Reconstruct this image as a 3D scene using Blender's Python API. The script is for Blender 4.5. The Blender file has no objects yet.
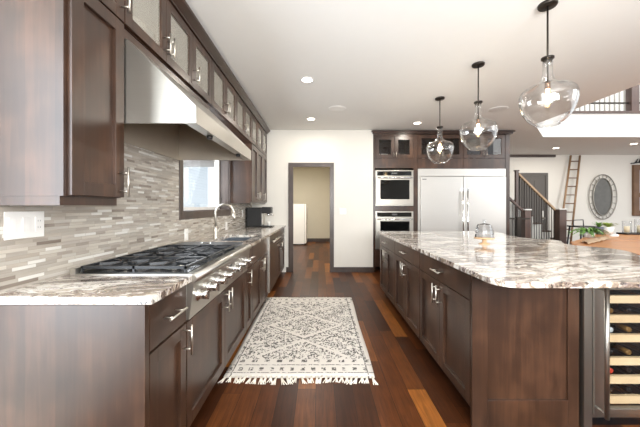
import bpy, bmesh, math, random
from mathutils import Vector, Matrix
random.seed(7)
S = bpy.context.scene
COL = S.collection
PI = math.pi

# ---------------------------------------------------------------- camera, world, light, exposure
cam_d = bpy.data.cameras.new('camera'); cam = bpy.data.objects.new('camera', cam_d); COL.objects.link(cam)
cam.location = (0, 0, 1.27); cam.rotation_euler = (PI/2, 0, 0)
cam_d.sensor_width = 36; cam_d.lens = 295/640*36; cam_d.shift_y = -6.5/640
cam_d.clip_start = .05; cam_d.clip_end = 200
S.camera = cam
S.view_settings.view_transform = 'Standard'; S.view_settings.look = 'None'
S.view_settings.gamma = 1; S.view_settings.use_curve_mapping = False
S.view_settings.exposure = 0.42
W = bpy.data.worlds.new('world'); S.world = W; W.use_nodes = True
bg = W.node_tree.nodes['Background']; bg.inputs[0].default_value = (.93, .96, 1, 1); bg.inputs[1].default_value = 1.3

def area(name, loc, target, sx, sy, power, col=(1, 1, 1), shape='RECTANGLE'):
    d = bpy.data.lights.new(name, 'AREA'); d.shape = shape; d.size = sx; d.size_y = sy
    d.energy = power; d.color = col
    o = bpy.data.objects.new(name, d); COL.objects.link(o); o.location = loc
    v = Vector(target)-Vector(loc); o.rotation_euler = v.to_track_quat('-Z', 'Y').to_euler()
    return o
area('patio_door_daylight', (-2.38, -.62, 1.43), (-2.38, 0, 1.43), 1.35, 2.75, 105, (.86, .93, 1))
area('rear_fill', (.2, -3.1, 2.0), (.6, 3, 1.2), 1.6, 1.2, 40, (1, .98, .95))  # added soft fill from behind the camera, no window there
area('great_room_daylight', (8.5, .5, 3.2), (5, 7, 1.2), 3.5, 3.0, 110, (1, .98, .95))
area('ceiling_fill', (1.1, -1.2, 1.6), (1.3, .3, 2.77), 1.6, 1.2, 215, (.97, .985, 1))  # added up-facing fill lamp that brightens the kitchen ceiling
area('kitchen_window_daylight', (-1.75, 3.6, 1.7), (0, 3.6, 1.2), 1.3, .8, 25, (.9, .95, 1))
area('loft_window_daylight', (7.5, 4.5, 4.9), (6.5, 8.5, 3.8), 3, 1.2, 25, (1, 1, 1))

# ---------------------------------------------------------------- node helpers
def lin(h):
    if isinstance(h, str):
        h = h.lstrip('#'); h = [int(h[i:i+2], 16)/255 for i in (0, 2, 4)]
    return tuple([(c/12.92 if c <= .04045 else ((c+.055)/1.055)**2.4) for c in h])+(1,)
class NT:
    def __init__(s, name):
        s.m = bpy.data.materials.new(name); s.m.use_nodes = True; s.t = s.m.node_tree
        s.b = s.t.nodes['Principled BSDF']; s.out = s.t.nodes['Material Output']
    def n(s, typ, **k):
        nd = s.t.nodes.new(typ)
        for a, v in k.items(): setattr(nd, a, v)
        return nd
    def l(s, a, b): s.t.links.new(a, b)
    def put(s, sock, v):
        if hasattr(v, 'is_output') or isinstance(v, bpy.types.NodeSocket): s.l(v, sock)
        else: sock.default_value = v
    def math(s, op, a, b=0.0, c=None, clamp=False):
        nd = s.n('ShaderNodeMath', operation=op); nd.use_clamp = clamp
        s.put(nd.inputs[0], a); s.put(nd.inputs[1], b)
        if c is not None: s.put(nd.inputs[2], c)
        return nd.outputs[0]
    def mix(s, f, a, b, bt='MIX'):
        nd = s.n('ShaderNodeMix', data_type='RGBA', blend_type=bt)
        s.put(nd.inputs[0], f); s.put(nd.inputs[6], a); s.put(nd.inputs[7], b)
        return nd.outputs[2]
    def pos(s):
        g = s.n('ShaderNodeNewGeometry'); return g.outputs['Position']
    def xyz(s, v):
        nd = s.n('ShaderNodeSeparateXYZ'); s.l(v, nd.inputs[0]); return nd.outputs
    def comb(s, x, y, z):
        nd = s.n('ShaderNodeCombineXYZ')
        for i, v in enumerate((x, y, z)): s.put(nd.inputs[i], v)
        return nd.outputs[0]
    def scale(s, v, sc):
        nd = s.n('ShaderNodeMapping'); s.l(v, nd.inputs[0]); nd.inputs['Scale'].default_value = sc; return nd.outputs[0]
    def noise(s, v, sc, det=3, rough=.5, dist=0):
        nd = s.n('ShaderNodeTexNoise'); s.l(v, nd.inputs['Vector']); nd.inputs['Scale'].default_value = sc
        nd.inputs['Detail'].default_value = det; nd.inputs['Roughness'].default_value = rough
        nd.inputs['Distortion'].default_value = dist
        return nd.outputs['Fac']
    def white(s, v):
        nd = s.n('ShaderNodeTexWhiteNoise', noise_dimensions='3D'); s.l(v, nd.inputs['Vector']); return nd.outputs['Value']
    def ramp(s, f, stops, const=False):
        nd = s.n('ShaderNodeValToRGB'); cr = nd.color_ramp
        if const: cr.interpolation = 'CONSTANT'
        while len(cr.elements) < len(stops): cr.elements.new(.5)
        for e, (p, c) in zip(cr.elements, stops):
            e.position = p; e.color = lin(c) if isinstance(c, str) else ((c, c, c, 1) if isinstance(c, (int, float)) else c)
        s.l(f, nd.inputs[0]); return nd.outputs[0]
    def bump(s, h, st, d=.002):
        nd = s.n('ShaderNodeBump'); s.l(h, nd.inputs['Height']); nd.inputs['Strength'].default_value = st
        nd.inputs['Distance'].default_value = d; s.l(nd.outputs[0], s.b.inputs['Normal'])
    def set(s, **k):
        names = dict(col='Base Color', rough='Roughness', metal='Metallic', coat='Coat Weight', coatr='Coat Roughness',
                     spec='Specular IOR Level', trans='Transmission Weight', ior='IOR', alpha='Alpha',
                     emit='Emission Color', es='Emission Strength', aniso='Anisotropic')
        for a, v in k.items():
            if a in ('col', 'emit') and isinstance(v, str): v = lin(v)
            s.put(s.b.inputs[names[a]], v)
        return s.m
def plain(name, col, rough=.5, metal=0, var=.06, **k):
    t = NT(name); p = t.pos()
    f = t.noise(p, 9, 2)
    c = lin(col); a = tuple(min(1, x*(1+var)) for x in c[:3])+(1,); b = tuple(x*(1-var) for x in c[:3])+(1,)
    return t.set(col=t.mix(f, b, a), rough=rough, metal=metal, **k)
def wood(name, c1, c2, c3, axis='Z', rough=.34, coat=.2, board=.12):
    t = NT(name); p = t.pos()
    sc = {'Z': (1, 1, .06), 'X': (.06, 1, 1), 'Y': (1, .06, 1)}[axis]
    v = t.scale(p, sc)
    g = t.noise(v, 38, 5, .6, .6); g2 = t.noise(v, 9, 3, .5, 1.2); k = t.noise(p, 4.5, 2, .5)
    x = t.xyz(p)
    o = {'Z': t.math('ADD', x[0], x[1]), 'X': t.math('ADD', x[1], x[2]), 'Y': t.math('ADD', x[0], x[2])}[axis]
    bd = t.white(t.comb(t.math('FLOOR', t.math('DIVIDE', o, board)), 3.0, 1.0))
    f = t.math('ADD', t.math('MULTIPLY', g, .24), t.math('ADD', t.math('MULTIPLY', g2, .24), t.math('ADD', t.math('MULTIPLY', k, .42), t.math('MULTIPLY', bd, .10))))
    c = t.ramp(f, [(.28, c1), (.5, c2), (.76, c3)])
    return t.set(col=c, rough=rough, coat=coat, coatr=.24)
def steel(name, col='#bdbab4', rough=.28, axis='X', metal=1):
    t = NT(name); p = t.pos()
    v = t.scale(p, {'X': (.02, 1, 1), 'Y': (1, .02, 1), 'Z': (1, 1, .02)}[axis])
    g = t.noise(v, 160, 2)
    c = lin(col)
    t.bump(g, .008, .0003)
    return t.set(col=t.mix(g, tuple(x*.92 for x in c[:3])+(1,), c), rough=t.math('MULTIPLY_ADD', g, .1, rough), metal=metal)
def thin_glass(name, tint=(1, 1, 1, 1), rough=.0, gl=1.0, base=None, bf=0.0):
    t = NT(name)
    tr = t.n('ShaderNodeBsdfTransparent'); tr.inputs[0].default_value = tint
    g = t.n('ShaderNodeBsdfGlossy'); g.inputs['Roughness'].default_value = rough
    fr = t.n('ShaderNodeLayerWeight'); fr.inputs['Blend'].default_value = .5
    f = t.math('MULTIPLY', t.math('MULTIPLY_ADD', t.math('POWER', fr.outputs['Facing'], 4.0), .8, .04), gl, clamp=True)
    mx = t.n('ShaderNodeMixShader'); t.l(f, mx.inputs[0])
    if base:
        d = t.n('ShaderNodeBsdfDiffuse'); d.inputs[0].default_value = lin(base)
        m2 = t.n('ShaderNodeMixShader'); m2.inputs[0].default_value = bf
        t.l(tr.outputs[0], m2.inputs[1]); t.l(d.outputs[0], m2.inputs[2]); t.l(m2.outputs[0], mx.inputs[1])
    else: t.l(tr.outputs[0], mx.inputs[1])
    t.l(g.outputs[0], mx.inputs[2]); t.l(mx.outputs[0], t.out.inputs[0])
    t.t.nodes.remove(t.b)
    return t.m
def emis(name, col, st):
    t = NT(name); return t.set(col=col, emit=col, es=st)

M = {}
M['wood'] = wood('stained_alder', '#1d120c', '#38251a', '#5d402e', 'Z')
M['woodx'] = wood('stained_alder_flat', '#1d120c', '#38251a', '#5d402e', 'Y')
M['wood_dark'] = wood('dark_stained_trim', '#2b211d', '#41342e', '#54453d', 'Z', .4, .15)
M['crown'] = wood('crown_stain', '#20140f', '#342219', '#482f24', 'Y', .35, .2)
M['toe'] = plain('toe_kick_paint', '#1c1310', .6)
M['steel'] = steel('brushed_steel_x', '#a9a59d', .33, axis='X')
M['steely'] = steel('brushed_steel_y', '#c6c2ba', .3, axis='Y')
M['hood_in'] = plain('hood_inner_steel', '#b9b0a2', .5, .55)
M['steelf'] = steel('fridge_steel', '#cccac5', .3, axis='X', metal=.8)
M['nickel'] = plain('satin_nickel', '#cfcac0', .35, 1)
M['chrome'] = plain('polished_chrome', '#e2e2e0', .1, 1)
M['iron'] = plain('cast_iron', '#2b2d30', .38, .3)
M['black'] = plain('black_enamel', '#0e0e10', .2)
M['blackp'] = plain('black_plastic', '#0b0b0c', .4)
M['white'] = plain('white_plastic', '#e2e0dc', .35, var=.02)
M['china'] = plain('white_china', '#f0eee8', .2, var=.02)
M['wall'] = plain('wall_paint', '#dedbd3', .85, var=.015)
M['wallh'] = plain('hall_paint', '#cfc8b6', .85, var=.02)
M['ceil'] = plain('ceiling_paint', '#e6e5e1', .9, var=.012)
M['bronze'] = plain('dark_bronze', '#3a3530', .4, .8)
M['glass'] = thin_glass('clear_glass', (.98, .98, .98, 1), 0, 1.0)
M['pend'] = thin_glass('pendant_glass', (.988, .988, .985, 1), .02, 1.9)
M['frost'] = thin_glass('seeded_glass', (.9, .9, .88, 1), .08, 1.6, '#b8b3a6', .45)
M['cab_glass'] = thin_glass('cabinet_glass', (.8, .8, .8, 1), .02, 1.0)
M['oven_glass'] = plain('oven_black_glass', '#0b0c0c', .06)
M['bulb'] = emis('warm_filament_bulb', '#ffd9a0', 14)
M['can'] = emis('recessed_lamp', '#fff3df', 9)
M['shelf'] = wood('pale_shelf_wood', '#b39a76', '#c7b08b', '#d6c3a0', 'X', .5, 0)
M['orange'] = wood('honey_live_edge_wood', '#a05f28', '#bf7a38', '#d2924c', 'X', .35, .2, .5)
M['rail'] = wood('oak_handrail', '#86694c', '#a88a68', '#c2a582', 'X', .4, .1)
M['oldwood'] = wood('weathered_wood', '#4a3526', '#6d5038', '#8b6a4c', 'Z', .6, 0)
M['newel'] = wood('newel_wood', '#33231d', '#4c372e', '#634a3e', 'Z', .4, .2)
M['ladder'] = wood('ladder_wood', '#6e563f', '#8d7054', '#a78969', 'Z', .5, 0)
M['leaf'] = plain('plant_leaf', '#5f8a35', .5, var=.4)
M['leaf2'] = plain('pale_leaf', '#9aab4e', .5, var=.3)
M['slate'] = plain('slate_grey_glaze', '#5d6069', .5)
M['cream'] = plain('cream_wax', '#ece0bf', .5)
M['burlap'] = plain('burlap', '#b59a7c', .9, var=.3)
M['mirror'] = plain('old_mirror', '#5c5b56', .35, 0, var=.3)
M['wire'] = plain('pale_wire', '#97938b', .4, .7)
M['door_grey'] = plain('grey_door_paint', '#55504b', .5)
M['stairw'] = plain('stair_white_paint', '#e4e2da', .6, var=.02)
M['red'] = plain('red_foil', '#a8321f', .35)
M['foil'] = plain('silver_foil', '#c9d3d8', .3, .4)
M['gold'] = plain('gold_foil', '#6e5228', .4, .3)
M['bottle'] = plain('dark_bottle_glass', '#12160f', .08)
M['cavity'] = plain('cooler_interior', '#3a3836', .5)
M['amber'] = plain('amber_wood_plate', '#c4a07a', .3)
M['badge'] = plain('badge_grey', '#4a4a4a', .4)
M['copper'] = plain('copper_socket', '#8a6f5c', .35, .9)
M['lidgrey'] = plain('griddle_plate', '#5a6068', .35, .7)
M['reflector'] = plain('pale_reflector', '#ece9e3', .7)  # surface of the added floor reflector
M['sinksteel'] = plain('sink_steel', '#6c737b', .35, .6)
M['siding'] = plain('neighbour_siding', '#cfdbe2', .7)

# granite
def granite():
    t = NT('white_granite'); p = t.pos()
    v = t.scale(p, (.62, 1.25, 1))
    d = t.noise(v, 2.2, 3, .6, 1.5)
    vv = t.n('ShaderNodeVectorMath', operation='ADD')
    t.l(v, vv.inputs[0]); t.l(t.comb(d, t.math('MULTIPLY', d, .6), 0.0), vv.inputs[1]); v2 = vv.outputs[0]
    big = t.noise(v2, 2.6, 6, .6, .7)
    fine = t.noise(v2, 10, 6, .68, .6)
    sp = t.noise(p, 60, 3, .7)
    c = t.ramp(big, [(.0, '#6a5f5a'), (.3, '#ddd8ce'), (.40, '#e3dfd7'), (.45, '#b9aa9c'), (.475, '#6f6158'), (.50, '#a3937f'), (.53, '#e4dfd6'), (.60, '#ded7cb'), (.635, '#a3948a'), (.67, '#5b524e'), (.71, '#c9bfb2'), (.78, '#efece6')])
    m = t.math('MULTIPLY', t.ramp(fine, [(.47, 0.0), (.57, .95)]), t.ramp(t.noise(v2, 2.1, 3, .5), [(.40, .1), (.54, 1.0)]))
    c = t.mix(m, c, lin('#5a4b43'))
    m2 = t.math('MULTIPLY', t.ramp(sp, [(.52, 0.0), (.62, 1.0)]), t.ramp(fine, [(.46, 0.0), (.58, 1.0)]))
    c = t.mix(m2, c, lin('#231f20'))
    m3 = t.math('MULTIPLY', t.ramp(t.noise(p, 26, 4, .6), [(.56, 0.0), (.68, .6)]), t.ramp(big, [(.4, 0.0), (.5, 1.0)]))
    c = t.mix(m3, c, lin('#9d8f96'))
    return t.set(col=c, rough=.12, coat=.3, coatr=.03)
M['granite'] = granite()

def tiles():
    t = NT('linear_mosaic_tile'); p = t.pos(); x = t.xyz(p)
    rh = .0165
    zz = t.math('DIVIDE', x[2], rh); row = t.math('FLOOR', zz); fz = t.math('FRACT', zz)
    r1 = t.white(t.comb(row, 11.0, 2.0)); r2 = t.white(t.comb(row, 5.0, 9.0))
    w = t.math('MULTIPLY_ADD', r2, .11, .07)
    yy = t.math('DIVIDE', t.math('ADD', x[1], t.math('MULTIPLY', r1, 1.7)), w)
    ce = t.math('FLOOR', yy); fy = t.math('FRACT', yy)
    rnd = t.white(t.comb(ce, row, 4.0))
    c = t.ramp(rnd, [(0, '#a39a8e'), (.16, '#b6aea2'), (.34, '#9c958b'), (.5, '#c2bcb1'), (.62, '#aaa197'), (.74, '#8b8177'), (.82, '#d6d4ce'), (.9, '#ada79e'), (.965, '#6e6056')], True)
    g = t.noise(t.scale(p, (1, .1, 1)), 60, 3)
    c = t.mix(.25, c, t.ramp(g, [(.3, '#8d857b'), (.7, '#c4beb4')]))
    gy = t.math('LESS_THAN', t.math('MULTIPLY', fy, w), .0016)
    gz = t.math('LESS_THAN', fz, .09)
    gr = t.math('MAXIMUM', gy, gz)
    c = t.mix(gr, c, lin('#9c958a'))
    t.bump(t.math('SUBTRACT', t.math('MULTIPLY', rnd, .8), gr), .5, .0015)
    ro = t.math('MULTIPLY_ADD', t.math('GREATER_THAN', t.math('FRACT', t.math('MULTIPLY', rnd, 7.0)), .6), -.3, .5)
    return t.set(col=c, rough=ro)
M['tile'] = tiles()

def planks():
    t = NT('hardwood_planks'); p = t.pos(); x = t.xyz(p)
    w = .127
    xx = t.math('DIVIDE', t.math('ADD', x[0], .03), w); row = t.math('FLOOR', xx); fx = t.math('FRACT', xx)
    r1 = t.white(t.comb(row, 1.0, 2.0)); r2 = t.white(t.comb(row, 8.0, 3.0))
    L = t.math('MULTIPLY_ADD', r2, .7, .75)
    yy = t.math('DIVIDE', t.math('ADD', x[1], t.math('MULTIPLY', r1, 3.0)), L)
    ce = t.math('FLOOR', yy); fy = t.math('FRACT', yy)
    rnd = t.white(t.comb(ce, row, 7.0))
    c = t.ramp(rnd, [(0, '#341a0d'), (.3, '#41220f'), (.55, '#4f2a13'), (.75, '#5d3418'), (.87, '#7d4a20'), (.95, '#8f5725'), (1, '#2d170b')])
    g = t.noise(t.scale(t.comb(t.math('ADD', x[0], rnd), x[1], 0.0), (1, .07, 1)), 55, 5, .65, .8)
    c = t.mix(.55, c, t.mix(1.0, c, t.ramp(g, [(.3, .3), (.68, 1.5)]), 'MULTIPLY'))
    bl = t.noise(p, 5, 3); c = t.mix(.35, c, t.mix(1.0, c, t.ramp(bl, [(.3, .5), (.7, 1.3)]), 'MULTIPLY'))
    gr = t.math('MAXIMUM', t.math('LESS_THAN', t.math('MULTIPLY', fx, w), .003), t.math('LESS_THAN', t.math('MULTIPLY', fy, L), .003))
    c = t.mix(gr, c, lin('#1d0f09'))
    t.bump(t.math('SUBTRACT', g, t.math('MULTIPLY', gr, 2.0)), .12, .002)
    return t.set(col=c, rough=t.math('MULTIPLY_ADD', g, .15, .27), spec=.14)
M['floor'] = planks()

def rugmat(cx, y0, y1, hw):
    t = NT('woven_rug'); tc = t.n('ShaderNodeTexCoord'); p = tc.outputs['Object']; x = t.xyz(p)
    L = y1-y0
    u = t.math('ABSOLUTE', x[0]); vy = x[1]
    wob = t.noise(p, 30, 2); u2 = t.math('ADD', u, t.math('MULTIPLY', t.math('SUBTRACT', wob, .5), .05))
    v2 = t.math('ADD', vy, t.math('MULTIPLY', t.math('SUBTRACT', wob, .5), .05))
    vc = t.math('PINGPONG', v2, .36)     # zigzag along the length
    def near(a, b, w): return t.math('LESS_THAN', t.math('ABSOLUTE', t.math('SUBTRACT', a, b)), w)
    ratio = t.math('ADD', t.math('MULTIPLY', u2, .85), vc)
    dia = t.math('PINGPONG', ratio, .085)
    d1 = t.math('LESS_THAN', dia, .02)
    d2 = t.math('LESS_THAN', t.math('PINGPONG', t.math('SUBTRACT', t.math('MULTIPLY', u2, .85), vc), .11), .016)
    vo = t.n('ShaderNodeTexVoronoi'); t.l(t.scale(p, (1, .75, 1)), vo.inputs['Vector']); vo.inputs['Scale'].default_value = 62
    dash = t.math('LESS_THAN', vo.outputs['Distance'], .55)
    vo2 = t.n('ShaderNodeTexVoronoi'); t.l(p, vo2.inputs['Vector']); vo2.inputs['Scale'].default_value = 20
    blank = t.math('GREATER_THAN', t.noise(p, 9, 2), .36)
    pat = t.math('MULTIPLY', t.math('MAXIMUM', t.math('MAXIMUM', d1, d2), t.math('MULTIPLY', t.math('GREATER_THAN', t.noise(p, 48, 2, .7), .47), .85)), dash)
    pat = t.math('MULTIPLY', pat, blank)
    # clear channels that draw the large lozenges
    lz = t.math('LESS_THAN', t.math('ABSOLUTE', t.math('SUBTRACT', t.math('ADD', t.math('MULTIPLY', u, .8), t.math('PINGPONG', vy, .33)), .30)), .02)
    pat = t.math('MULTIPLY', pat, t.math('SUBTRACT', 1.0, lz))
    # border lines and dots
    ev = t.math('SUBTRACT', L/2, t.math('ABSOLUTE', vy)); eu = t.math('SUBTRACT', hw, u)
    e = t.math('MINIMUM', ev, eu)
    bline = t.math('MULTIPLY', t.math('MAXIMUM', near(ev, .16, .005), t.math('MAXIMUM', near(ev, .05, .004), near(eu, .05, .005))), t.math('GREATER_THAN', t.noise(p, 60, 1), .42))
    dot = t.math('MULTIPLY', near(ev, .10, .022), t.math('GREATER_THAN', t.math('SINE', t.math('MULTIPLY', x[0], 78.0)), .25))
    dot = t.math('MULTIPLY', dot, t.math('GREATER_THAN', t.noise(p, 55, 1), .45))
    dot2 = t.math('MULTIPLY', near(ev, .22, .02), t.math('MULTIPLY', t.math('GREATER_THAN', t.math('SINE', t.math('MULTIPLY', x[0], 62.0)), .2), t.math('GREATER_THAN', t.noise(p, 55, 1), .45)))
    inside = t.math('GREATER_THAN', ev, .25)
    ins2 = t.math('GREATER_THAN', eu, .03)
    pat = t.math('MULTIPLY', t.math('MULTIPLY', pat, ins2), inside)
    allp = t.math('MAXIMUM', t.math('MAXIMUM', pat, bline), t.math('MAXIMUM', dot, dot2), clamp=True)
    pile = t.noise(p, 220, 2)
    base = t.mix(pile, lin('#cbc5bd'), lin('#e2ddd6'))
    c = t.mix(t.math('MULTIPLY', allp, .9), base, lin('#3f3b39'))
    t.bump(pile, .6, .004)
    return t.set(col=c, rough=.95)

# ---------------------------------------------------------------- mesh helpers
def BM(): return bmesh.new()
def box(bm, x0, x1, y0, y1, z0, z1):
    vs = [bm.verts.new(v) for v in ((x0, y0, z0), (x1, y0, z0), (x1, y1, z0), (x0, y1, z0), (x0, y0, z1), (x1, y0, z1), (x1, y1, z1), (x0, y1, z1))]
    for f in ((0, 3, 2, 1), (4, 5, 6, 7), (0, 1, 5, 4), (1, 2, 6, 5), (2, 3, 7, 6), (3, 0, 4, 7)): bm.faces.new([vs[i] for i in f])
    return bm
def prism(bm, pts, z0, z1):
    lo = [bm.verts.new((x, y, z0)) for x, y in pts]; hi = [bm.verts.new((x, y, z1)) for x, y in pts]
    bm.faces.new(lo[::-1]); bm.faces.new(hi); n = len(pts)
    for i in range(n): bm.faces.new((lo[i], lo[(i+1) % n], hi[(i+1) % n], hi[i]))
    return bm
def prismy(bm, pts, y0, y1):      # profile in x,z extruded along y
    lo = [bm.verts.new((x, y0, z)) for x, z in pts]; hi = [bm.verts.new((x, y1, z)) for x, z in pts]
    bm.faces.new(lo[::-1]); bm.faces.new(hi); n = len(pts)
    for i in range(n): bm.faces.new((lo[i], lo[(i+1) % n], hi[(i+1) % n], hi[i]))
    return bm
def tube(bm, pts, r, seg=10, r2=None, cap=True):
    pts = [Vector(p) for p in pts]; rings = []; up = None
    for i, p in enumerate(pts):
        a = pts[max(0, i-1)]; b = pts[min(len(pts)-1, i+1)]; d = (b-a).normalized()
        if up is None or abs(up.dot(d)) > .98:
            up = Vector((0, 0, 1)) if abs(d.z) < .9 else Vector((1, 0, 0))
        s = d.cross(up).normalized(); t = s.cross(d).normalized(); up = t
        rr = r if r2 is None else r+(r2-r)*i/(len(pts)-1)
        rings.append([bm.verts.new(p+s*math.cos(k*2*PI/seg)*rr+t*math.sin(k*2*PI/seg)*rr) for k in range(seg)])
    for a, b in zip(rings, rings[1:]):
        for k in range(seg):
            f = bm.faces.new((a[k], a[(k+1) % seg], b[(k+1) % seg], b[k])); f.smooth = True
    if cap: bm.faces.new(rings[0][::-1]); bm.faces.new(rings[-1])
    return bm
def lathe(bm, prof, c=(0, 0, 0), seg=24, axis='Z', closed=False, smooth=True):
    c = Vector(c); rings = []
    for r, h in prof:
        ring = []
        for k in range(seg):
            a = k*2*PI/seg; u, v = math.cos(a)*max(r, 1e-4), math.sin(a)*max(r, 1e-4)
            o = {'Z': (u, v, h), 'X': (h, u, v), 'Y': (u, h, v)}[axis]
            ring.append(bm.verts.new(c+Vector(o)))
        rings.append(ring)
    pairs = list(zip(rings, rings[1:]))
    if closed: pairs.append((rings[-1], rings[0]))
    for a, b in pairs:
        for k in range(seg):
            f = bm.faces.new((a[k], a[(k+1) % seg], b[(k+1) % seg], b[k])); f.smooth = smooth
    if not closed:
        if prof[0][0] > 1e-3: bm.faces.new(rings[0][::-1])
        if prof[-1][0] > 1e-3: bm.faces.new(rings[-1])
    return bm
def wl(o):
    v = Vector((0, 0, 0))
    while o: v += o.location; o = o.parent
    return v
def part(name, bm, mat, parent=None, bevel=0, label=None, kind=None):
    bmesh.ops.recalc_face_normals(bm, faces=bm.faces)
    if parent: off = wl(parent)
    else:
        xs = [v.co.x for v in bm.verts]; ys = [v.co.y for v in bm.verts]; zs = [v.co.z for v in bm.verts]
        off = Vector(((min(xs)+max(xs))/2, (min(ys)+max(ys))/2, min(zs)))
    bmesh.ops.translate(bm, verts=bm.verts, vec=-off)
    me = bpy.data.meshes.new(name); bm.to_mesh(me); bm.free()
    me.materials.append(M[mat] if isinstance(mat, str) else mat)
    o = bpy.data.objects.new(name, me); COL.objects.link(o)
    if parent: o.parent = parent
    else: o.location = off
    if bevel:
        b = o.modifiers.new('bevel', 'BEVEL'); b.width = bevel; b.segments = 2; b.limit_method = 'ANGLE'; b.angle_limit = .6
    if label: o['label'] = label
    if kind: o['kind'] = kind
    return o
def struct(name, bm, mat, parent=None, bevel=0):
    o = part(name, bm, mat, parent, bevel)
    if not parent: o['kind'] = 'structure'
    return o
def tag(o, label, cat, group=None):
    o['label'] = label; o['category'] = cat
    if group: o['group'] = group
    return o
def thing(name, label, cat, loc, group=None):
    o = bpy.data.objects.new(name, None); COL.objects.link(o); o.location = loc; o.empty_display_size = .1
    return tag(o, label, cat, group)
class Face:
    """local frame of a vertical face: a along u, b up, c outward"""
    def __init__(s, o, u, n): s.o = Vector(o); s.u = Vector(u); s.n = Vector(n)
    def p(s, a, b, c): return s.o+s.u*a+Vector((0, 0, b))+s.n*c
    def box(s, bm, a0, a1, b0, b1, c0, c1):
        vs = [bm.verts.new(s.p(a, b, c)) for c in (c0, c1) for b in (b0, b1) for a in (a0, a1)]
        for f in ((0, 1, 3, 2), (4, 6, 7, 5), (0, 4, 5, 1), (2, 3, 7, 6), (0, 2, 6, 4), (1, 5, 7, 3)): bm.faces.new([vs[i] for i in f])
        return bm
FL = Face((-.69, 0, 0), (0, 1, 0), (1, 0, 0))        # left base fronts
FU = Face((-1.01, 0, 0), (0, 1, 0), (1, 0, 0))       # left upper fronts
FI = Face((.877, 0, 0), (0, 1, 0), (-1, 0, 0))       # island fronts
FB = Face((0, 5.75, 0), (1, 0, 0), (0, -1, 0))       # far wall fronts
FE = Face((0, 1.70, 0), (1, 0, 0), (0, -1, 0))       # island end
def handle(F, parent, a, b, vert=True, L=.15, off=.042, r=.0055, c0=0):
    bm = BM(); h = L/2
    if vert:
        tube(bm, [F.p(a, b-h, c0+off), F.p(a, b+h, c0+off)], r, 10)
        for s in (-1, 1): tube(bm, [F.p(a, b+s*h*.62, c0), F.p(a, b+s*h*.62, c0+off)], r*.75, 8)
    else:
        tube(bm, [F.p(a-h, b, c0+off), F.p(a+h, b, c0+off)], r, 10)
        for s in (-1, 1): tube(bm, [F.p(a+s*h*.62, b, c0), F.p(a+s*h*.62, b, c0+off)], r*.75, 8)
    return part('handle', bm, 'nickel', parent)
def shaker(F, parent, a0, a1, b0, b1, glass=None, st=.06, name='door', mat='wood', t=.02):
    g = .0018; a0 += g; a1 -= g; b0 += g; b1 -= g
    bm = BM()
    F.box(bm, a0, a0+st, b0, b1, -t, 0); F.box(bm, a1-st, a1, b0, b1, -t, 0)
    F.box(bm, a0+st, a1-st, b0, b0+st, -t, 0); F.box(bm, a0+st, a1-st, b1-st, b1, -t, 0)
    if not glass: F.box(bm, a0+st-.001, a1-st+.001, b0+st-.001, b1-st+.001, -t, -.0165)
    d = part(name, bm, mat, parent, .0015)
    if glass:
        bm = BM(); F.box(bm, a0+st-.004, a1-st+.004, b0+st-.004, b1-st+.004, -.013, -.009)
        part('glass_pane', bm, glass, d)
    return d
def drawer(F, parent, a0, a1, b0, b1, hl=.14, hb=None):
    g = .0018; bm = BM(); F.box(bm, a0+g, a1-g, b0+g, b1-g, -.02, 0)
    d = part('drawer', bm, 'wood', parent, .0015)
    if hl: handle(F, d, (a0+a1)/2, hb or (b0+b1)/2, False, hl)
    return d
def cab(name, label, F, a0, a1, b0, b1, depth, toe=0, hollow=False, shelf=None, group=None, mat='wood'):
    m = F.p((a0+a1)/2, 0, -depth/2); root = thing(name, label, 'cabinet', (m.x, m.y, b0), group)
    bm = BM(); T = .018
    zb = b0+toe
    if hollow:
        F.box(bm, a0, a0+T, zb, b1, -depth, -.022); F.box(bm, a1-T, a1, zb, b1, -depth, -.022)
        F.box(bm, a0+T, a1-T, zb, zb+T, -depth, -.022)
        if hollow != 'open': F.box(bm, a0+T, a1-T, b1-T, b1, -depth, -.022)
        F.box(bm, a0+T, a1-T, zb+T, b1-T, -depth, -depth+.008)
    else: F.box(bm, a0, a1, zb, b1, -depth, -.0205)
    part('body', bm, mat, root)
    if toe:
        bm = BM(); F.box(bm, a0, a1, b0, zb, -depth, -.075); part('toe_kick', bm, 'toe', root)
    return root

# ---------------------------------------------------------------- room shell
CH = 2.77
struct('floor', box(BM(), -6, 12.5, -4, 11.1, -.1, 0), 'floor')
struct('floor_reflector', box(BM(), -4.2, -1.40, -.6, 1.1, .0, .012), 'reflector')  # unseen pale slab, added to throw a sheen onto the base end panel
bm = BM(); prism(bm, [(-6, -4), (3.906, -4), (3.906, 5.36), (4.78, 6.32), (12.5, 6.32), (12.5, 8.7), (3.0, 8.7), (3.0, 11.1), (-6, 11.1)], CH, 3.27)
struct('ceiling', bm, 'ceil')
bm = BM()      # kitchen wall on the left with its window opening
box(bm, -1.535, -1.335, 1.16, 2.85, 0, CH); box(bm, -1.535, -1.335, 4.3, 5.75, 0, CH)
box(bm, -1.535, -1.335, 2.85, 4.3, 0, 1.225); box(bm, -1.535, -1.335, 2.85, 4.3, 2.1, CH)
struct('wall_left', bm, 'wall')
struct('wall_return', box(BM(), -6, -1.535, 1.16, 1.3, 0, CH), 'wall')
bm = BM()      # end wall with doorway and recess for the tall cabinets
box(bm, -1.535, -.55, 5.75, 5.87, 0, CH); box(bm, .22, 1.035, 5.75, 5.87, 0, CH); box(bm, -.55, .22, 5.75, 5.87, 2.08, CH)
box(bm, .915, 1.035, 5.87, 6.5, 0, CH); box(bm, .915, 3.71, 6.42, 6.5, 0, CH); box(bm, 1.035, 3.71, 5.80, 6.42, 2.752, CH)
struct('wall_end', bm, 'wall')
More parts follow.
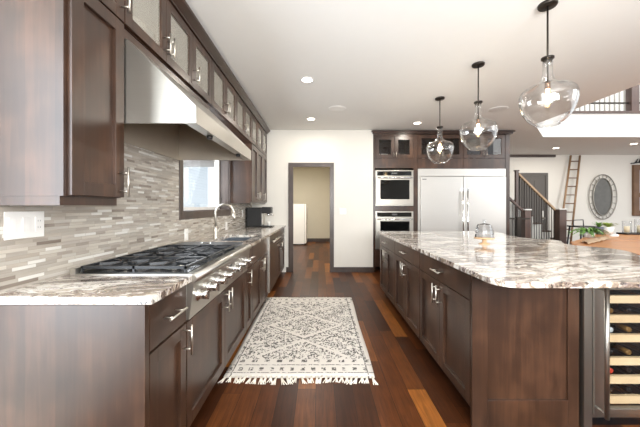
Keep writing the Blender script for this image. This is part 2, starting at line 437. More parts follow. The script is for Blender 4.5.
struct('added_wall_back', box(BM(), -.9, 6.5, -3.5, -3.3, 0, CH), 'wall')  # unseen wall, put in to dim reflections on the island end
bm = BM(); box(bm, -6, -3.12, -.80, -.66, 0, CH); box(bm, -1.64, -1.5, -.80, -.66, 0, CH)
struct('added_wall_rear', bm, 'wall')  # unseen wall, added to give the daylight lamp an opening
bm = BM(); box(bm, -3.12, -3.05, -.78, -.68, 0, CH); box(bm, -1.71, -1.64, -.78, -.68, 0, CH); box(bm, -3.05, -1.71, -.78, -.68, 0, .05)
struct('added_door_frame', bm, 'wood_dark')  # unseen door frame, added around the daylight lamp
struct('wall_far', box(BM(), 3.0, 12.5, 8.5, 8.7, 0, 5.9), 'wall')
bm = BM(); box(bm, -1.7, -1.6, 5.87, 10.95, 0, CH); box(bm, .8, .9, 5.87, 10.95, 0, CH); box(bm, -1.7, .9, 10.83, 10.95, 0, CH)
struct('wall_hall', bm, 'wallh')
bm = BM(); box(bm, -1.6, .8, 10.815, 10.83, 0, .12); struct('baseboard_hall', bm, 'wood_dark')
bm = BM(); box(bm, -.66, -.614, 5.735, 5.75, 0, .1); box(bm, .27, 1.035, 5.735, 5.75, 0, .1); struct('baseboard_end', bm, 'wood_dark')
struct('baseboard_far', box(BM(), 6.6, 12.4, 8.485, 8.5, 0, .1), 'wood_dark')
# doorway casing
bm = BM()
for a0, a1 in ((-.614, -.52), (.19, .27)): box(bm, a0, a1, 5.728, 5.75, 0, 2.05)
box(bm, -.614, .27, 5.728, 5.75, 2.05, 2.13)
box(bm, -.55, -.535, 5.75, 5.88, 0, 2.065); box(bm, .205, .22, 5.75, 5.88, 0, 2.065); box(bm, -.55, .22, 5.75, 5.88, 2.065, 2.08)
struct('door_1', bm, 'wood_dark', None, .002)
# window on the left wall
bm = BM()
X = -1.318
box(bm, -1.335, X, 2.77, 2.85, 1.148, 2.18); box(bm, -1.335, X, 4.3, 4.37, 1.148, 2.18)
box(bm, -1.335, X, 2.85, 4.3, 1.148, 1.225); box(bm, -1.335, X, 2.85, 4.3, 2.1, 2.18)
wf = struct('window_1', bm, 'wood_dark', None, .002)
bm = BM(); box(bm, -1.5, -1.335, 2.85, 2.86, 1.225, 2.1); box(bm, -1.5, -1.335, 4.29, 4.3, 1.225, 2.1); box(bm, -1.5, -1.335, 2.86, 4.29, 2.09, 2.1)
box(bm, -1.5, -1.335, 2.86, 4.29, 1.225, 1.235); part('window_jamb', bm, 'wood_dark', wf)
bm = BM()
for y0, y1, z0, z1 in ((2.86, 2.9, 1.235, 2.09), (4.25, 4.29, 1.235, 2.09), (2.9, 4.25, 1.235, 1.27), (2.9, 4.25, 2.05, 2.09)): box(bm, -1.5, -1.46, y0, y1, z0, z1)
part('window_sash', bm, 'white', wf)
part('window_pane', box(BM(), -1.483, -1.478, 2.9, 4.25, 1.27, 2.05), 'glass', wf)
bm = BM(); tube(bm, [(-1.455, 4.2, 1.25), (-1.42, 4.2, 1.27), (-1.40, 4.19, 1.40)], .008, 8); part('window_crank', bm, 'bronze', wf)
# neighbour's siding outside
bm = BM()
for k in range(26): prismy(bm, [(-6.5, k*.15), (-6.45, k*.15), (-6.48, k*.15+.15), (-6.5, k*.15+.15)], 8.0, 17.0)
tag(part('neighbour_house', bm, 'siding'), 'pale lap-sided house wall seen through the kitchen window', 'house')
# backsplash
bm = BM(); bx = -1.335; b2 = -1.325
box(bm, bx, b2, 1.16, 2.77, .915, 2.14); box(bm, bx, b2, 2.77, 4.37, .915, 1.148); box(bm, bx, b2, 4.37, 5.75, .915, 1.40)
tag(part('tile_backsplash', bm, 'tile'), 'grey and beige linear mosaic tile backsplash above the left counter', 'backsplash')

# ---------------------------------------------------------------- left base run
def base(label, y0, y1, fronts, grp=None, hollow=False):
    r = cab('base_cabinet', label, FL, y0, y1, 0, .882, .63, .1, hollow, group=grp)
    for f in fronts:
        if f[0] == 'drawer': drawer(FL, r, f[1], f[2], .68, .877, f[3])
        else:
            d = shaker(FL, r, f[1], f[2], .102, f[4] if len(f) > 4 else .672)
            if f[3]: handle(FL, d, f[3], .60)
    return r
r = base('dark brown base cabinet with one drawer at the near end of left counter', 1.18, 1.526, [('drawer', 1.195, 1.524, .16), ('door', 1.195, 1.524, 1.49)])
bm = BM(); box(bm, -1.32, -.71, 1.165, 1.1795, 0, .882); e = part('end_panel', bm, 'wood', r)
bm = BM(); box(bm, -.7105, -.692, 1.165, 1.194, .1, .882); part('face_frame', bm, 'wood', r)
r = cab('base_cabinet', 'wide two-door base cabinet below the gas rangetop', FL, 1.528, 2.757, 0, .672, .63, .1)
for a0, a1, h in ((1.53, 2.142, 2.105), (2.142, 2.755, 2.18)):
    d = shaker(FL, r, a0, a1, .102, .672, st=.065); handle(FL, d, h, .60)
base('narrow base cabinet with small drawer between rangetop and sink cabinet', 2.759, 2.998, [('drawer', 2.761, 2.996, .1), ('door', 2.761, 2.996, 2.80)])
r = base('two-door sink base cabinet under the faucet', 3.0, 3.90, [('drawer', 3.002, 3.898, 0), ('door', 3.002, 3.45, 3.415), ('door', 3.45, 3.898, 3.485)], hollow='open')
base('last dark base cabinet on the left, beyond the dishwasher by the end wall', 4.535, 5.73, [('drawer', 4.537, 5.13, .14), ('drawer', 5.13, 5.728, .14), ('door', 4.537, 5.13, 5.09), ('door', 5.13, 5.728, 5.17)])
# dishwasher
dw = thing('dishwasher', 'wood-fronted dishwasher with steel bar handle past the sink', 'dishwasher', (-.95, 4.22, 0))
bm = BM(); FL.box(bm, 3.91, 4.53, .1, .88, -.6, -.01); FL.box(bm, 3.93, 4.51, 0, .1, -.6, -.07); part('body', bm, 'steely', dw)
bm = BM(); FL.box(bm, 3.918, 4.522, .13, .872, -.01, .022); dd = part('door', bm, 'wood', dw, .002)
bm = BM(); FL.box(bm, 3.911, 3.918, .13, .872, -.01, .024); part('edge_trim', bm, 'steely', dw, label='bright steel edge strip')
handle(FL, dd, 4.22, .80, False, .5, .045, .010, .022)

# left countertop (one slab around rangetop and sink)
def slab(bm, x0, x1, y0, y1): box(bm, x0, x1, y0, y1, .884, .915)
bm = BM()
slab(bm, -1.325, -.665, 1.166, 1.528)
slab(bm, -1.325, -1.30, 1.528, 2.757)
sx0, sx1, sy0, sy1 = -1.14, -.79, 3.1, 3.76
slab(bm, -1.325, -.665, 2.757, sy0); slab(bm, -1.325, -.665, sy1, 5.745)
slab(bm, -1.325, sx0, sy0, sy1); slab(bm, sx1, -.665, sy0, sy1)
bmesh.ops.remove_doubles(bm, verts=bm.verts, dist=.0001)
tag(part('countertop', bm, 'granite'), 'long white and brown granite countertop along the left wall', 'countertop')
# sink
bm = BM(); t = .004; z0 = .70
box(bm, sx0-t, sx1+t, sy0-t, sy1+t, z0, z0+t)
box(bm, sx0-t, sx0, sy0-t, sy1+t, z0+t, .883); box(bm, sx1, sx1+t, sy0-t, sy1+t, z0+t, .883)
box(bm, sx0, sx1, sy0-t, sy0, z0+t, .883); box(bm, sx0, sx1, sy1, sy1+t, z0+t, .883)
sk = tag(part('sink', bm, 'sinksteel'), 'undermount stainless steel kitchen sink below the window', 'sink')
bm = BM(); lathe(bm, [(.045, z0+t), (.045, z0+t+.004), (.03, z0+t+.002), (.0, z0+t+.002)], (-.96, 3.43, 0)); part('drain', bm, 'chrome', sk)
# faucet
fx, fy = -1.17, 3.3
f = thing('faucet', 'tall brushed steel gooseneck faucet behind the sink', 'faucet', (fx, fy, .915))
bm = BM(); lathe(bm, [(.0, .915), (.027, .915), (.027, .925), (.02, .94), (.017, 1.03), (.014, 1.05)], (fx, fy, 0)); part('base', bm, 'nickel', f)
pts = [(fx, fy, 1.0), (fx, fy, 1.18)]
for k in range(1, 13):
    a = PI-k*PI/12; pts.append((fx+.105+.105*math.cos(a), fy, 1.185+.115*math.sin(a)))
bm = BM(); tube(bm, pts, .0125, 12); part('neck', bm, 'nickel', f)
bm = BM(); tube(bm, [(fx+.21, fy, 1.195), (fx+.213, fy, 1.12)], .0155, 12, .018); part('spray_head', bm, 'nickel', f)
bm = BM(); tube(bm, [(fx, fy+.015, .99), (fx+.01, fy+.05, 1.0), (fx+.03, fy+.10, 1.05)], .007, 8); part('lever', bm, 'nickel', f)

# rangetop ------------------------------------------------
R0, R1 = 1.531, 2.754
rt = thing('gas_rangetop', 'stainless steel gas rangetop with black grates in the left counter', 'rangetop', (-.97, 2.14, .70))
bm = BM()
box(bm, -1.298, -.692, R0, R1, .682, .888)
box(bm, -1.298, -.66, R0, R1, .888, .921); part('deck', bm, 'steely', rt, .002)
bm = BM(); prismy(bm, [(-.692, .682), (-.680, .684), (-.655, .87), (-.655, .888), (-.692, .888)], R0, R1); part('front_panel', bm, 'steely', rt, .001)
bm = BM(); tube(bm, [(-.663, R0-.004, .898), (-.663, R1+.004, .898)], .024, 20); part('bullnose', bm, 'steely', rt)
bm = BM(); box(bm, -1.298, -1.27, R0, R1, .921, .95); part('back_trim', bm, 'steely', rt)
bm = BM(); box(bm, -1.265, -.70, R0+.02, 2.44, .9212, .926); part('spill_tray', bm, 'black', rt, label='black enamel spill tray')
for ky in (1.615, 1.77, 1.925, 2.08, 2.30, 2.47, 2.64):
    bm = BM(); zk = .79
    lathe(bm, [(.0, 0), (.034, 0), (.034, .010), (.027, .013), (.027, .02)], (-.672, ky, zk), 24, 'X')
    kn = part('knob', bm, 'chrome', rt)
    bm = BM(); lathe(bm, [(.023, .02), (.023, .052), (.019, .056), (.0, .056)], (-.672, ky, zk), 24, 'X')
    box(bm, -.625, -.606, ky-.005, ky+.005, zk-.024, zk+.024); part('grip', bm, 'chrome', kn, .001)
bm = BM(); box(bm, -.662, -.658, 2.165, 2.215, .83, .85); part('badge', bm, 'badge', rt, label='small dark maker badge')
secs = [(1.555, 1.85), (1.852, 2.147), (2.149, 2.44)]
for (a, b) in secs:
    bm = BM(); x0, x1 = -1.262, -.705; h0, h1 = .944, .958; w = .012
    for xx in (x0, x1-w): box(bm, xx, xx+w, a, b, h0, h1)
    for yy in (a, b-w): box(bm, x0, x1, yy, yy+w, h0, h1)
    box(bm, (x0+x1)/2-w/2, (x0+x1)/2+w/2, a, b, h0, h1)
    cy = (a+b)/2
    for cx in (x0+.14, x1-.14):
        for k in range(6):
            an = k*PI/3+PI/6; r0, r1 = .028, .12
            px, py = math.cos(an), math.sin(an)
            q = [(cx+px*r0-py*.005, cy+py*r0+px*.005), (cx+px*r0+py*.005, cy+py*r0-px*.005), (cx+px*r1+py*.006, cy+py*r1-px*.006), (cx+px*r1-py*.006, cy+py*r1+px*.006)]
            prism(bm, q, h0+.001, h1+.002)
    for xx in (x0, x1-w, (x0+x1)/2-w/2):
        for yy in (a, b-w): box(bm, xx, xx+w, yy, yy+w, .926, h0)
    part('grate', bm, 'iron', rt)
    for cx in (x0+.14, x1-.14):
        bm = BM(); lathe(bm, [(.055, .926), (.055, .932), (.04, .936), (.0, .936)], (cx, cy, 0)); bu = part('burner', bm, 'steely', rt)
        bm = BM(); lathe(bm, [(.038, .936), (.038, .944), (.032, .948), (.0, .948)], (cx, cy, 0)); part('burner_cap', bm, 'iron', bu)
bm = BM(); box(bm, -1.255, -.715, 2.455, 2.735, .921, .948); g = part('griddle', bm, 'lidgrey', rt, .006, label='flat dark grey griddle plate')
bm = BM(); tube(bm, [(-1.0, 2.475, .95), (-1.0, 2.475, .965), (-.92, 2.475, .965), (-.92, 2.475, .95)], .005, 8); part('griddle_handle', bm, 'chrome', g)

# range hood ----------------------------------------------
H0, H1 = 1.530, 2.755
hd = thing('range_hood', 'large stainless steel range hood above the rangetop', 'range hood', (-1.0, 2.14, 1.705))
T = .012
outer = [(-1.324, 1.705), (-.642, 1.705), (-.642, 1.795), (-1.0, 2.143), (-1.324, 2.143)]
for nm, a, b in (('side_panel', H0, H0+T), ('side_panel', H1-T, H1)):
    part(nm, prismy(BM(), outer, a, b), 'steel', hd)
bm = BM(); prismy(bm, [(-.642, 1.705), (-.642, 1.795), (-1.0, 2.143), (-1.018, 2.143), (-.654, 1.79), (-.654, 1.705)], H0+T, H1-T); part('front_panel', bm, 'steely', hd)
bm = BM(); box(bm, -1.324, -1.312, H0+T, H1-T, 1.705, 2.13); part('back_panel', bm, 'hood_in', hd)
bm = BM(); box(bm, -.705, -.654, H0+T, H1-T, 1.707, 1.716); cp = part('control_strip', bm, 'steely', hd)
for yy in (1.82, 2.45):
    bm = BM(); lathe(bm, [(.0, -.018), (.016, -.018), (.018, 0)], (-.68, yy, 1.707), 16); part('hood_knob', bm, 'blackp', cp)
bm = BM(); prismy(bm, [(-.72, 1.775), (-.72, 1.785), (-1.312, 2.10), (-1.312, 2.09)], H0+T, H1-T)
part('baffle_filter', bm, 'hood_in', hd)
bm = BM(); box(bm, -1.312, -.655, H1-T-.002, H1-T, 1.706, 1.79); part('end_liner', bm, 'hood_in', hd)
bm = BM(); prismy(bm, [(-1.311, 1.79), (-.656, 1.79), (-.99, 2.12), (-1.311, 2.12)], H1-T-.002, H1-T); part('end_liner', bm, 'hood_in', hd)
# upper cabinets left -------------------------------------
def bowl(label, x, y, z, r=.09, h=.06, grp='white dishes in the left glass cabinets', mat='china', name='bowl'):
    bm = BM(); lathe(bm, [(.0, z), (r*.45, z), (r*.5, z+.006), (r*.85, z+h*.55), (r, z+h), (r-.004, z+h), (r*.8, z+h*.55), (r*.42, z+.012), (.0, z+.012)], (x, y, 0), 20)
    tag(part(name, bm, mat), label, 'bowl' if name == 'bowl' else 'cup', grp)
ur = cab('upper_cabinet', 'tall wall cabinet at the near end, left of the range hood', FU, 1.20, 1.526, 1.315, 2.216, .31)
bm = BM(); FU.box(bm, 1.185, 1.1995, 1.315, 2.70, -.31, -.021); part('side_panel', bm, 'wood', ur)
d = shaker(FU, ur, 1.20, 1.524, 1.317, 2.214, st=.062); handle(FU, d, 1.49, 1.395)
bm = BM(); FU.box(bm, 1.19, 1.524, 1.277, 1.315, -.06, -.04); FU.box(bm, 1.19, 1.205, 1.277, 1.315, -.31, -.06); part('light_rail', bm, 'wood', ur)
def glasscab(label, y0, y1, doors, z0=2.218):
    r = cab('glass_front_cabinet', label, FU, y0, y1, z0, 2.66, .31, 0, True)
    for a0, a1, h in doors:
        d = shaker(FU, r, a0, a1, z0+.003, 2.652, 'frost', .06)
        handle(FU, d, h, z0+.11, True, .13)
    return r
glasscab('small glass-front cabinet at the near end above the tall wall cabinet', 1.20, 1.527, [(1.20, 1.526, 1.50)])
r = glasscab('three-door glass-front cabinet directly above the range hood', 1.529, 2.755, [(1.53, 1.938, 1.912), (1.938, 2.346, 1.965), (2.346, 2.754, 2.372)])
bm = BM(); FU.box(bm, 1.53, 2.754, 2.148, 2.205, -.31, -.015); part('lower_rail', bm, 'wood', r)
glasscab('four-door glass-front cabinet above the kitchen window', 2.757, 4.373, [(2.758, 3.161, 3.135), (3.161, 3.565, 3.188), (3.565, 3.969, 3.943), (3.969, 4.372, 3.996)])
glasscab('three-door glass-front cabinet nearest the end wall on the left', 4.375, 5.62, [(4.376, 4.79, 4.765), (4.79, 5.205, 4.815), (5.205, 5.62, 5.23)])
ur2 = cab('upper_cabinet', 'three-door wall cabinet beyond the window, above the coffee machine', FU, 4.375, 5.62, 1.35, 2.216, .31)
for a0, a1, h in ((4.376, 4.79, 4.755), (4.79, 5.205, 4.825), (5.205, 5.62, 5.24)):
    d = shaker(FU, ur2, a0, a1, 1.352, 2.214, st=.07); handle(FU, d, h, 1.44)
bm = BM(); FU.box(bm, 4.376, 5.62, 1.325, 1.35, -.06, -.03); FU.box(bm, 4.376, 4.39, 1.325, 1.35, -.31, -.06); part('light_rail', bm, 'wood', ur2)
bowl('white bowl behind the first glass door above the hood', -1.15, 1.74, 2.236, .11, .12)
bowl('white bowl behind the second glass door above the hood', -1.15, 2.15, 2.236, .10, .09)
bowl('white bowl behind the third glass door above the hood', -1.15, 2.55, 2.236, .09, .10)
bm = BM(); prismy(bm, [(-1.325, 2.662), (-1.002, 2.662), (-1.0, 2.672), (-.955, 2.712), (-.95, 2.728), (-1.325, 2.728)], 1.16, 5.64)
box(bm, -1.325, -1.04, 1.18, 5.62, 2.728, 2.765)
tag(part('crown_molding', bm, 'crown'), 'dark wood crown molding along the top of the left wall cabinets', 'molding')

# outlets and switches
def plate_left(name, label, cat, y0, y1, z0, z1, kinds):
    bm = BM(); FW = Face((-1.325, 0, 0), (0, 1, 0), (1, 0, 0)); FW.box(bm, y0, y1, z0, z1, 0, .006)
    o = tag(part(name, bm, 'white', None, .002), label, cat); n = len(kinds); w = (y1-y0)/n; zc = (z0+z1)/2
    for i, k in enumerate(kinds):
        c = y0+w*(i+.5)
        if k == 's':
            bm = BM(); FW.box(bm, c-.016, c+.016, zc-.033, zc+.033, .006, .010); part('rocker', bm, 'white', o, .001)
        else:
            bm = BM(); FW.box(bm, c-.016, c+.016, zc-.033, zc+.033, .006, .009); q = part('receptacle', bm, 'white', o, .001)
            bm = BM()
            for s in (-.018, .012):
                for dy in (-.006, .005): FW.box(bm, c+dy, c+dy+.0015, zc+s, zc+s+.008, .009, .0095)
            part('slots', bm, 'badge', q)
plate_left('switch_plate', 'white triple wall plate with two switches and an outlet, at near left', 'switch', 1.234, 1.412, 1.13, 1.25, 'sso')
plate_left('wall_outlet', 'white outlet on the tile between the rangetop and the window', 'outlet', 2.88, 2.955, .94, 1.055, 'o')
plate_left('wall_outlet', 'white outlet on the tile behind the faucet, under the far window edge', 'outlet', 4.13, 4.205, .945, 1.06, 'o')
plate_left('wall_outlet', 'white outlet on the tile left of the coffee machine', 'outlet', 5.0, 5.075, 1.10, 1.22, 'o')
bm = BM(); FB.box(bm, .38, .51, 1.125, 1.245, 0, .006)
o = tag(part('switch_plate', bm, 'white', None, .002), 'white double switch plate on the end wall right of the doorway', 'switch')
for c in (.42, .47):
    bm = BM(); FB.box(bm, c-.014, c+.014, 1.153, 1.217, .006, .01); part('rocker', bm, 'white', o, .001)

# espresso machine
em = thing('coffee_machine', 'black coffee machine at the far end of the left counter', 'coffee machine', (-1.08, 5.3, .915))
bm = BM(); box(bm, -1.30, -1.03, 5.2, 5.45, .93, 1.262); part('body', bm, 'blackp', em, .012)
bm = BM(); box(bm, -1.30, -.84, 5.2, 5.45, .915, .935); part('drip_tray', bm, 'black', em, .004)
bm = BM(); box(bm, -1.03, -.87, 5.21, 5.44, 1.16, 1.27); part('brew_head', bm, 'blackp', em, .012)
bm = BM(); lathe(bm, [(.0, 1.12), (.03, 1.12), (.034, 1.16), (.0, 1.16)], (-.93, 5.32, 0)); tube(bm, [(-.93, 5.32, 1.135), (-.83, 5.28, 1.125)], .011, 10)
part('portafilter', bm, 'chrome', em)
bm = BM(); box(bm, -1.03, -1.01, 5.215, 5.435, .96, 1.15); part('front_plate', bm, 'steely', em)
bowl('small white cup on the coffee machine drip tray', -.92, 5.31, .936, .035, .07, None, 'china', 'cup')

# ---------------------------------------------------------------- island
def isl(label, y0, y1, hp):
    r = cab('island_cabinet', label, FI, y0, y1, 0, .882, .60, .1)
    mid = (y0+y1)/2
    drawer(FI, r, y0+.002, y1-.002, .724, .878, .15)
    for a0, a1, h in ((y0+.002, mid, mid-.035), (mid, y1-.002, mid+.035)):
        d = shaker(FI, r, a0, a1, .102, .722); handle(FI, d, h, .63, True, .15)
    return r
isl('island cabinet nearest the camera with drawer over two doors', 1.722, 2.60, 0)
isl('middle island cabinet with drawer over two doors', 2.602, 3.46, 0)
isl('island cabinet at the far end by the ovens', 3.462, 4.31, 0)
bm = BM()
FE.box(bm, .877, .965, .0, .882, -.02, 0); FE.box(bm, 1.43, 1.495, .0, .882, -.02, 0)
FE.box(bm, .965, 1.43, .0, .155, -.02, 0); FE.box(bm, .965, 1.43, .80, .882, -.02, 0)
FE.box(bm, .964, 1.431, .15, .81, -.02, -.012)
tag(part('island_end_panel', bm, 'wood', None, .002), 'dark wood framed panel on the near end of the island', 'panel')
bm = BM(); box(bm, 1.50, 2.13, 2.33, 4.31, .1, .882); box(bm, 1.55, 2.06, 2.38, 4.25, 0, .1)
tag(part('island_back_cabinet', bm, 'wood', None, .002), 'plain wood back of the island behind the wine cooler', 'cabinet')
# slab outline
pts = []
cx, cy, rr = .847+.11, 1.394+.11, .11
for k in range(9):
    a = PI+k*PI/2/8; pts.append((cx+rr*math.cos(a), cy+rr*math.sin(a)))
pts += [(2.3, 1.394), (2.4, 1.45), (2.41, 1.6), (2.39, 1.9), (2.38, 2.2), (2.45, 2.32), (2.50, 2.44), (2.49, 2.55), (2.43, 2.66), (2.37, 2.76), (2.38, 2.87), (2.44, 2.97), (2.53, 3.09), (2.54, 3.2), (2.47, 3.29), (2.36, 3.38), (2.35, 3.5), (2.38, 3.65), (2.41, 3.85), (2.49, 4.0), (2.50, 4.15), (2.47, 4.3), (2.40, 4.345), (.87, 4.345), (.847, 4.32)]
bm = prism(BM(), pts, .885, .915)
tag(part('island_countertop', bm, 'granite', None, .004), 'large white granite island top with brown veins and a wavy right edge', 'countertop')
# wine cooler
wc = thing('wine_cooler', 'stainless framed glass-door wine cooler in the near end of the island', 'wine cooler', (1.83, 1.95, 0))
bm = BM(); y0, y1 = 1.71, 2.31
box(bm, 1.505, 1.55, y0-.03, y1, .0, .878); box(bm, 2.10, 2.13, y0, y1, .1, .878); box(bm, 1.55, 2.10, y0, y1, .842, .878)
box(bm, 1.55, 2.10, y1-.03, y1, .1, .842); box(bm, 1.55, 2.10, y0, y1-.03, .05, .085)
part('case', bm, 'steel', wc)
bm = BM(); box(bm, 1.551, 2.099, y0+.02, y1-.031, .086, .09); box(bm, 1.551, 1.557, y0+.02, y1-.031, .09, .84); box(bm, 2.093, 2.099, y0+.02, y1-.031, .09, .84)
box(bm, 1.557, 2.093, y1-.037, y1-.031, .09, .84); part('liner', bm, 'cavity', wc)
bm = BM(); box(bm, 1.555, 2.10, 1.72, 2.2, 0, .05); part('toe_grille', bm, 'black', wc)
bm = BM(); F2 = Face((0, 1.672, 0), (1, 0, 0), (0, -1, 0)); fr = .085
F2.box(bm, 1.552, 1.552+fr, .09, .872, -.03, 0); F2.box(bm, 2.13-fr, 2.13, .09, .872, -.03, 0)
F2.box(bm, 1.552+fr, 2.13-fr, .09, .125, -.03, 0); F2.box(bm, 1.552+fr, 2.13-fr, .80, .872, -.03, 0)
wd = part('door', bm, 'steel', wc, .002)
bm = BM(); F2.box(bm, 1.552+fr, 2.13-fr, .125, .80, -.016, -.012); part('glass_pane', bm, 'glass', wd)
bm = BM(); a = 1.562; tube(bm, [F2.p(a, .115, .066), F2.p(a, .845, .066)], .0115, 14)
for b in (.14, .815): tube(bm, [F2.p(a, b, 0), F2.p(a, b, .066)], .007, 8)
part('handle', bm, 'steel', wd)
sh = [.726, .611, .497, .361, .252, .135]
k = 0
for i, z in enumerate(sh):
    bm = BM(); box(bm, 1.56, 2.09, 1.735, 1.755, z-.022, z+.022)
    sh_o = part('shelf', bm, 'shelf', wc, label='pale wooden wine shelf')
    bm = BM()
    for q in range(8): box(bm, 1.575+q*.07, 1.582+q*.07, 1.756, 2.26, z-.006, z+.0015)
    for q in (1.9, 2.2): box(bm, 1.565, 2.085, q, q+.006, z-.008, z-.006)
    part('wire_rack', bm, 'iron', sh_o)
places = ['second shelf from the top', 'third shelf from the top', 'fourth shelf from the top', 'second lowest shelf', 'lowest shelf']
caps = [['gold', 'black'], ['foil', 'gold'], ['black', 'gold'], ['red', 'black'], ['black', 'black']]
capn = {'gold': 'gold', 'black': 'black', 'foil': 'silver', 'red': 'red'}
for i, z in enumerate(sh[1:]):
    for j, x in enumerate((1.74, 1.85)):
        r = .036; zc = z+.002+r
        tl = 'wine bottle with %s foil on the %s, %s' % (capn[caps[i][j]], places[i], ('left', 'right')[j])
        b = thing('wine_bottle', tl, 'bottle', (x, 2.0, z+.002), 'wine bottles in the cooler')
        bm = BM(); lathe(bm, [(.0, 0), (r-.004, 0), (r, .01), (r, .19), (r*.8, .215), (.016, .245), (.0145, .27), (.0145, .30)], (0, 0, 0), 18, 'Y')
        for v in bm.verts: v.co = Vector((x+v.co.x, 2.09-v.co.y, zc+v.co.z))
        part('glass_body', bm, 'bottle', b)
        bm = BM(); lathe(bm, [(.0155, .25), (.0155, .325), (.012, .327), (.0, .327)], (0, 0, 0), 16, 'Y')
        for v in bm.verts: v.co = Vector((x+v.co.x, 2.09-v.co.y, zc+v.co.z))
        part('neck_foil', bm, caps[i][j], b)
# cake stand
cx, cy, z = 1.577, 2.83, .915
cs = thing('cake_stand', 'small footed cake stand with faceted glass dome on the island', 'cake stand', (cx, cy, z))
bm = BM(); lathe(bm, [(.0, z), (.05, z), (.048, z+.006), (.022, z+.014), (.018, z+.03), (.024, z+.048), (.0, z+.048)], (cx, cy, 0)); part('foot', bm, 'amber', cs)
bm = BM(); lathe(bm, [(.0, z+.048), (.085, z+.05), (.09, z+.056), (.09, z+.064), (.0, z+.064)], (cx, cy, 0)); part('plate', bm, 'amber', cs)
bm = BM(); zz = z+.065; lathe(bm, [(.082, zz), (.078, zz+.03), (.082, zz+.035), (.074, zz+.065), (.078, zz+.07), (.066, zz+.1), (.068, zz+.105), (.055, zz+.125), (.02, zz+.132), (.018, zz+.129), (.052, zz+.121), (.064, zz+.098), (.078, zz+.004)], (cx, cy, 0), 14, smooth=False, closed=True)
M['dome'] = thin_glass('cut_glass', (.95, .96, .97, 1), .05, 3.0); dm = part('dome', bm, 'dome', cs)
bm = BM(); lathe(bm, [(.0, zz+.130), (.012, zz+.132), (.009, zz+.142), (.017, zz+.155), (.014, zz+.168), (.0, zz+.171)], (cx, cy, 0)); part('dome_knob', bm, 'dome', dm)

# ---------------------------------------------------------------- rug
ry0, ry1 = 2.19, 4.10
M['rug'] = rugmat(-.16, ry0, ry1, .565)
bm = BM(); nx, ny = 24, 40
def rugpt(u, v):
    xl = -.715+(-.745+.715)*v; xr = .405+(.435-.405)*v
    w = .004*math.sin(v*9)
    return (xl+(xr-xl)*u+w, ry0+(ry1-ry0)*v+.004*math.sin(u*11))
top = [[bm.verts.new((*rugpt(i/nx, j/ny), .013+.0015*math.sin(i*1.7)*math.sin(j*1.3))) for j in range(ny+1)] for i in range(nx+1)]
bot = [[bm.verts.new((*rugpt(i/nx, j/ny), .001)) for j in range(ny+1)] for i in range(nx+1)]
for i in range(nx):
    for j in range(ny):
        f = bm.faces.new((top[i][j], top[i+1][j], top[i+1][j+1], top[i][j+1])); f.smooth = True
        bm.faces.new((bot[i][j], bot[i][j+1], bot[i+1][j+1], bot[i+1][j]))
for i in range(nx):
    bm.faces.new((top[i][0], bot[i][0], bot[i+1][0], top[i+1][0])); bm.faces.new((top[i][ny], top[i+1][ny], bot[i+1][ny], bot[i][ny]))
for j in range(ny):
    bm.faces.new((top[0][j], top[0][j+1], bot[0][j+1], bot[0][j])); bm.faces.new((top[nx][j], bot[nx][j], bot[nx][j+1], top[nx][j+1]))
rug = part('rug', bm, 'rug'); rug.location.z = 0
for v in rug.data.vertices: v.co.z += .001
tag(rug, 'cream woven runner rug with grey diamond pattern and tassels on the wood floor', 'rug')
M['tassel'] = plain('rug_yarn', '#e8e2d5', .95, var=.05)
for v, s in ((0, -1), (1, 1)):
    n = 30 if v == 0 else 26
    for k in range(n):
        u = (k+.5)/n; x, y = rugpt(u, v); bm = BM()
        L = (.075 if v == 0 else .02)*random.uniform(.75, 1.2); dx = random.uniform(-.035, .035) if v == 0 else random.uniform(-.008, .008)
        for q in range(4 if v == 0 else 2):
            e = (q-1.5)*.007+random.uniform(-.004, .004)
            tube(bm, [(x+e*.3, y-s*.004, .012), (x+dx*.4+e*.6, y+s*L*.5, .009), (x+dx+e*1.6, y+s*L, .004)], .0042, 5, .003)
        part('tassel', bm, 'tassel', rug)

# ---------------------------------------------------------------- end wall tall cabinets
# oven column
oc = thing('oven_cabinet', 'tall dark cabinet housing the wall ovens, glass doors at top', 'cabinet', (1.48, 6.1, 0))
bm = BM(); D = .62
FB.box(bm, 1.04, 1.075, 0, 2.69, -D, 0); FB.box(bm, 1.82, 1.905, 0, 2.69, -D, 0)
FB.box(bm, 1.075, 1.82, 2.03, 2.22, -D, 0); FB.box(bm, 1.075, 1.82, 1.19, 1.285, -D, 0); FB.box(bm, 1.075, 1.82, .1, .44, -D, -.02)
FB.box(bm, 1.075, 1.82, 2.655, 2.69, -D, 0); FB.box(bm, 1.075, 1.82, 2.22, 2.655, -D, -D+.02)
part('body', bm, 'wood', oc)
for a0, a1, h in ((1.077, 1.455, 1.43), (1.455, 1.818, 1.48)):
    d = shaker(FB, oc, a0, a1, 2.222, 2.653, 'cab_glass', .07); handle(FB, d, h, 2.29, True, .1, r=.005)
bm = BM(); FB.box(bm, 1.077, 1.818, .11, .43, -.02, 0); part('drawer', bm, 'wood', oc)
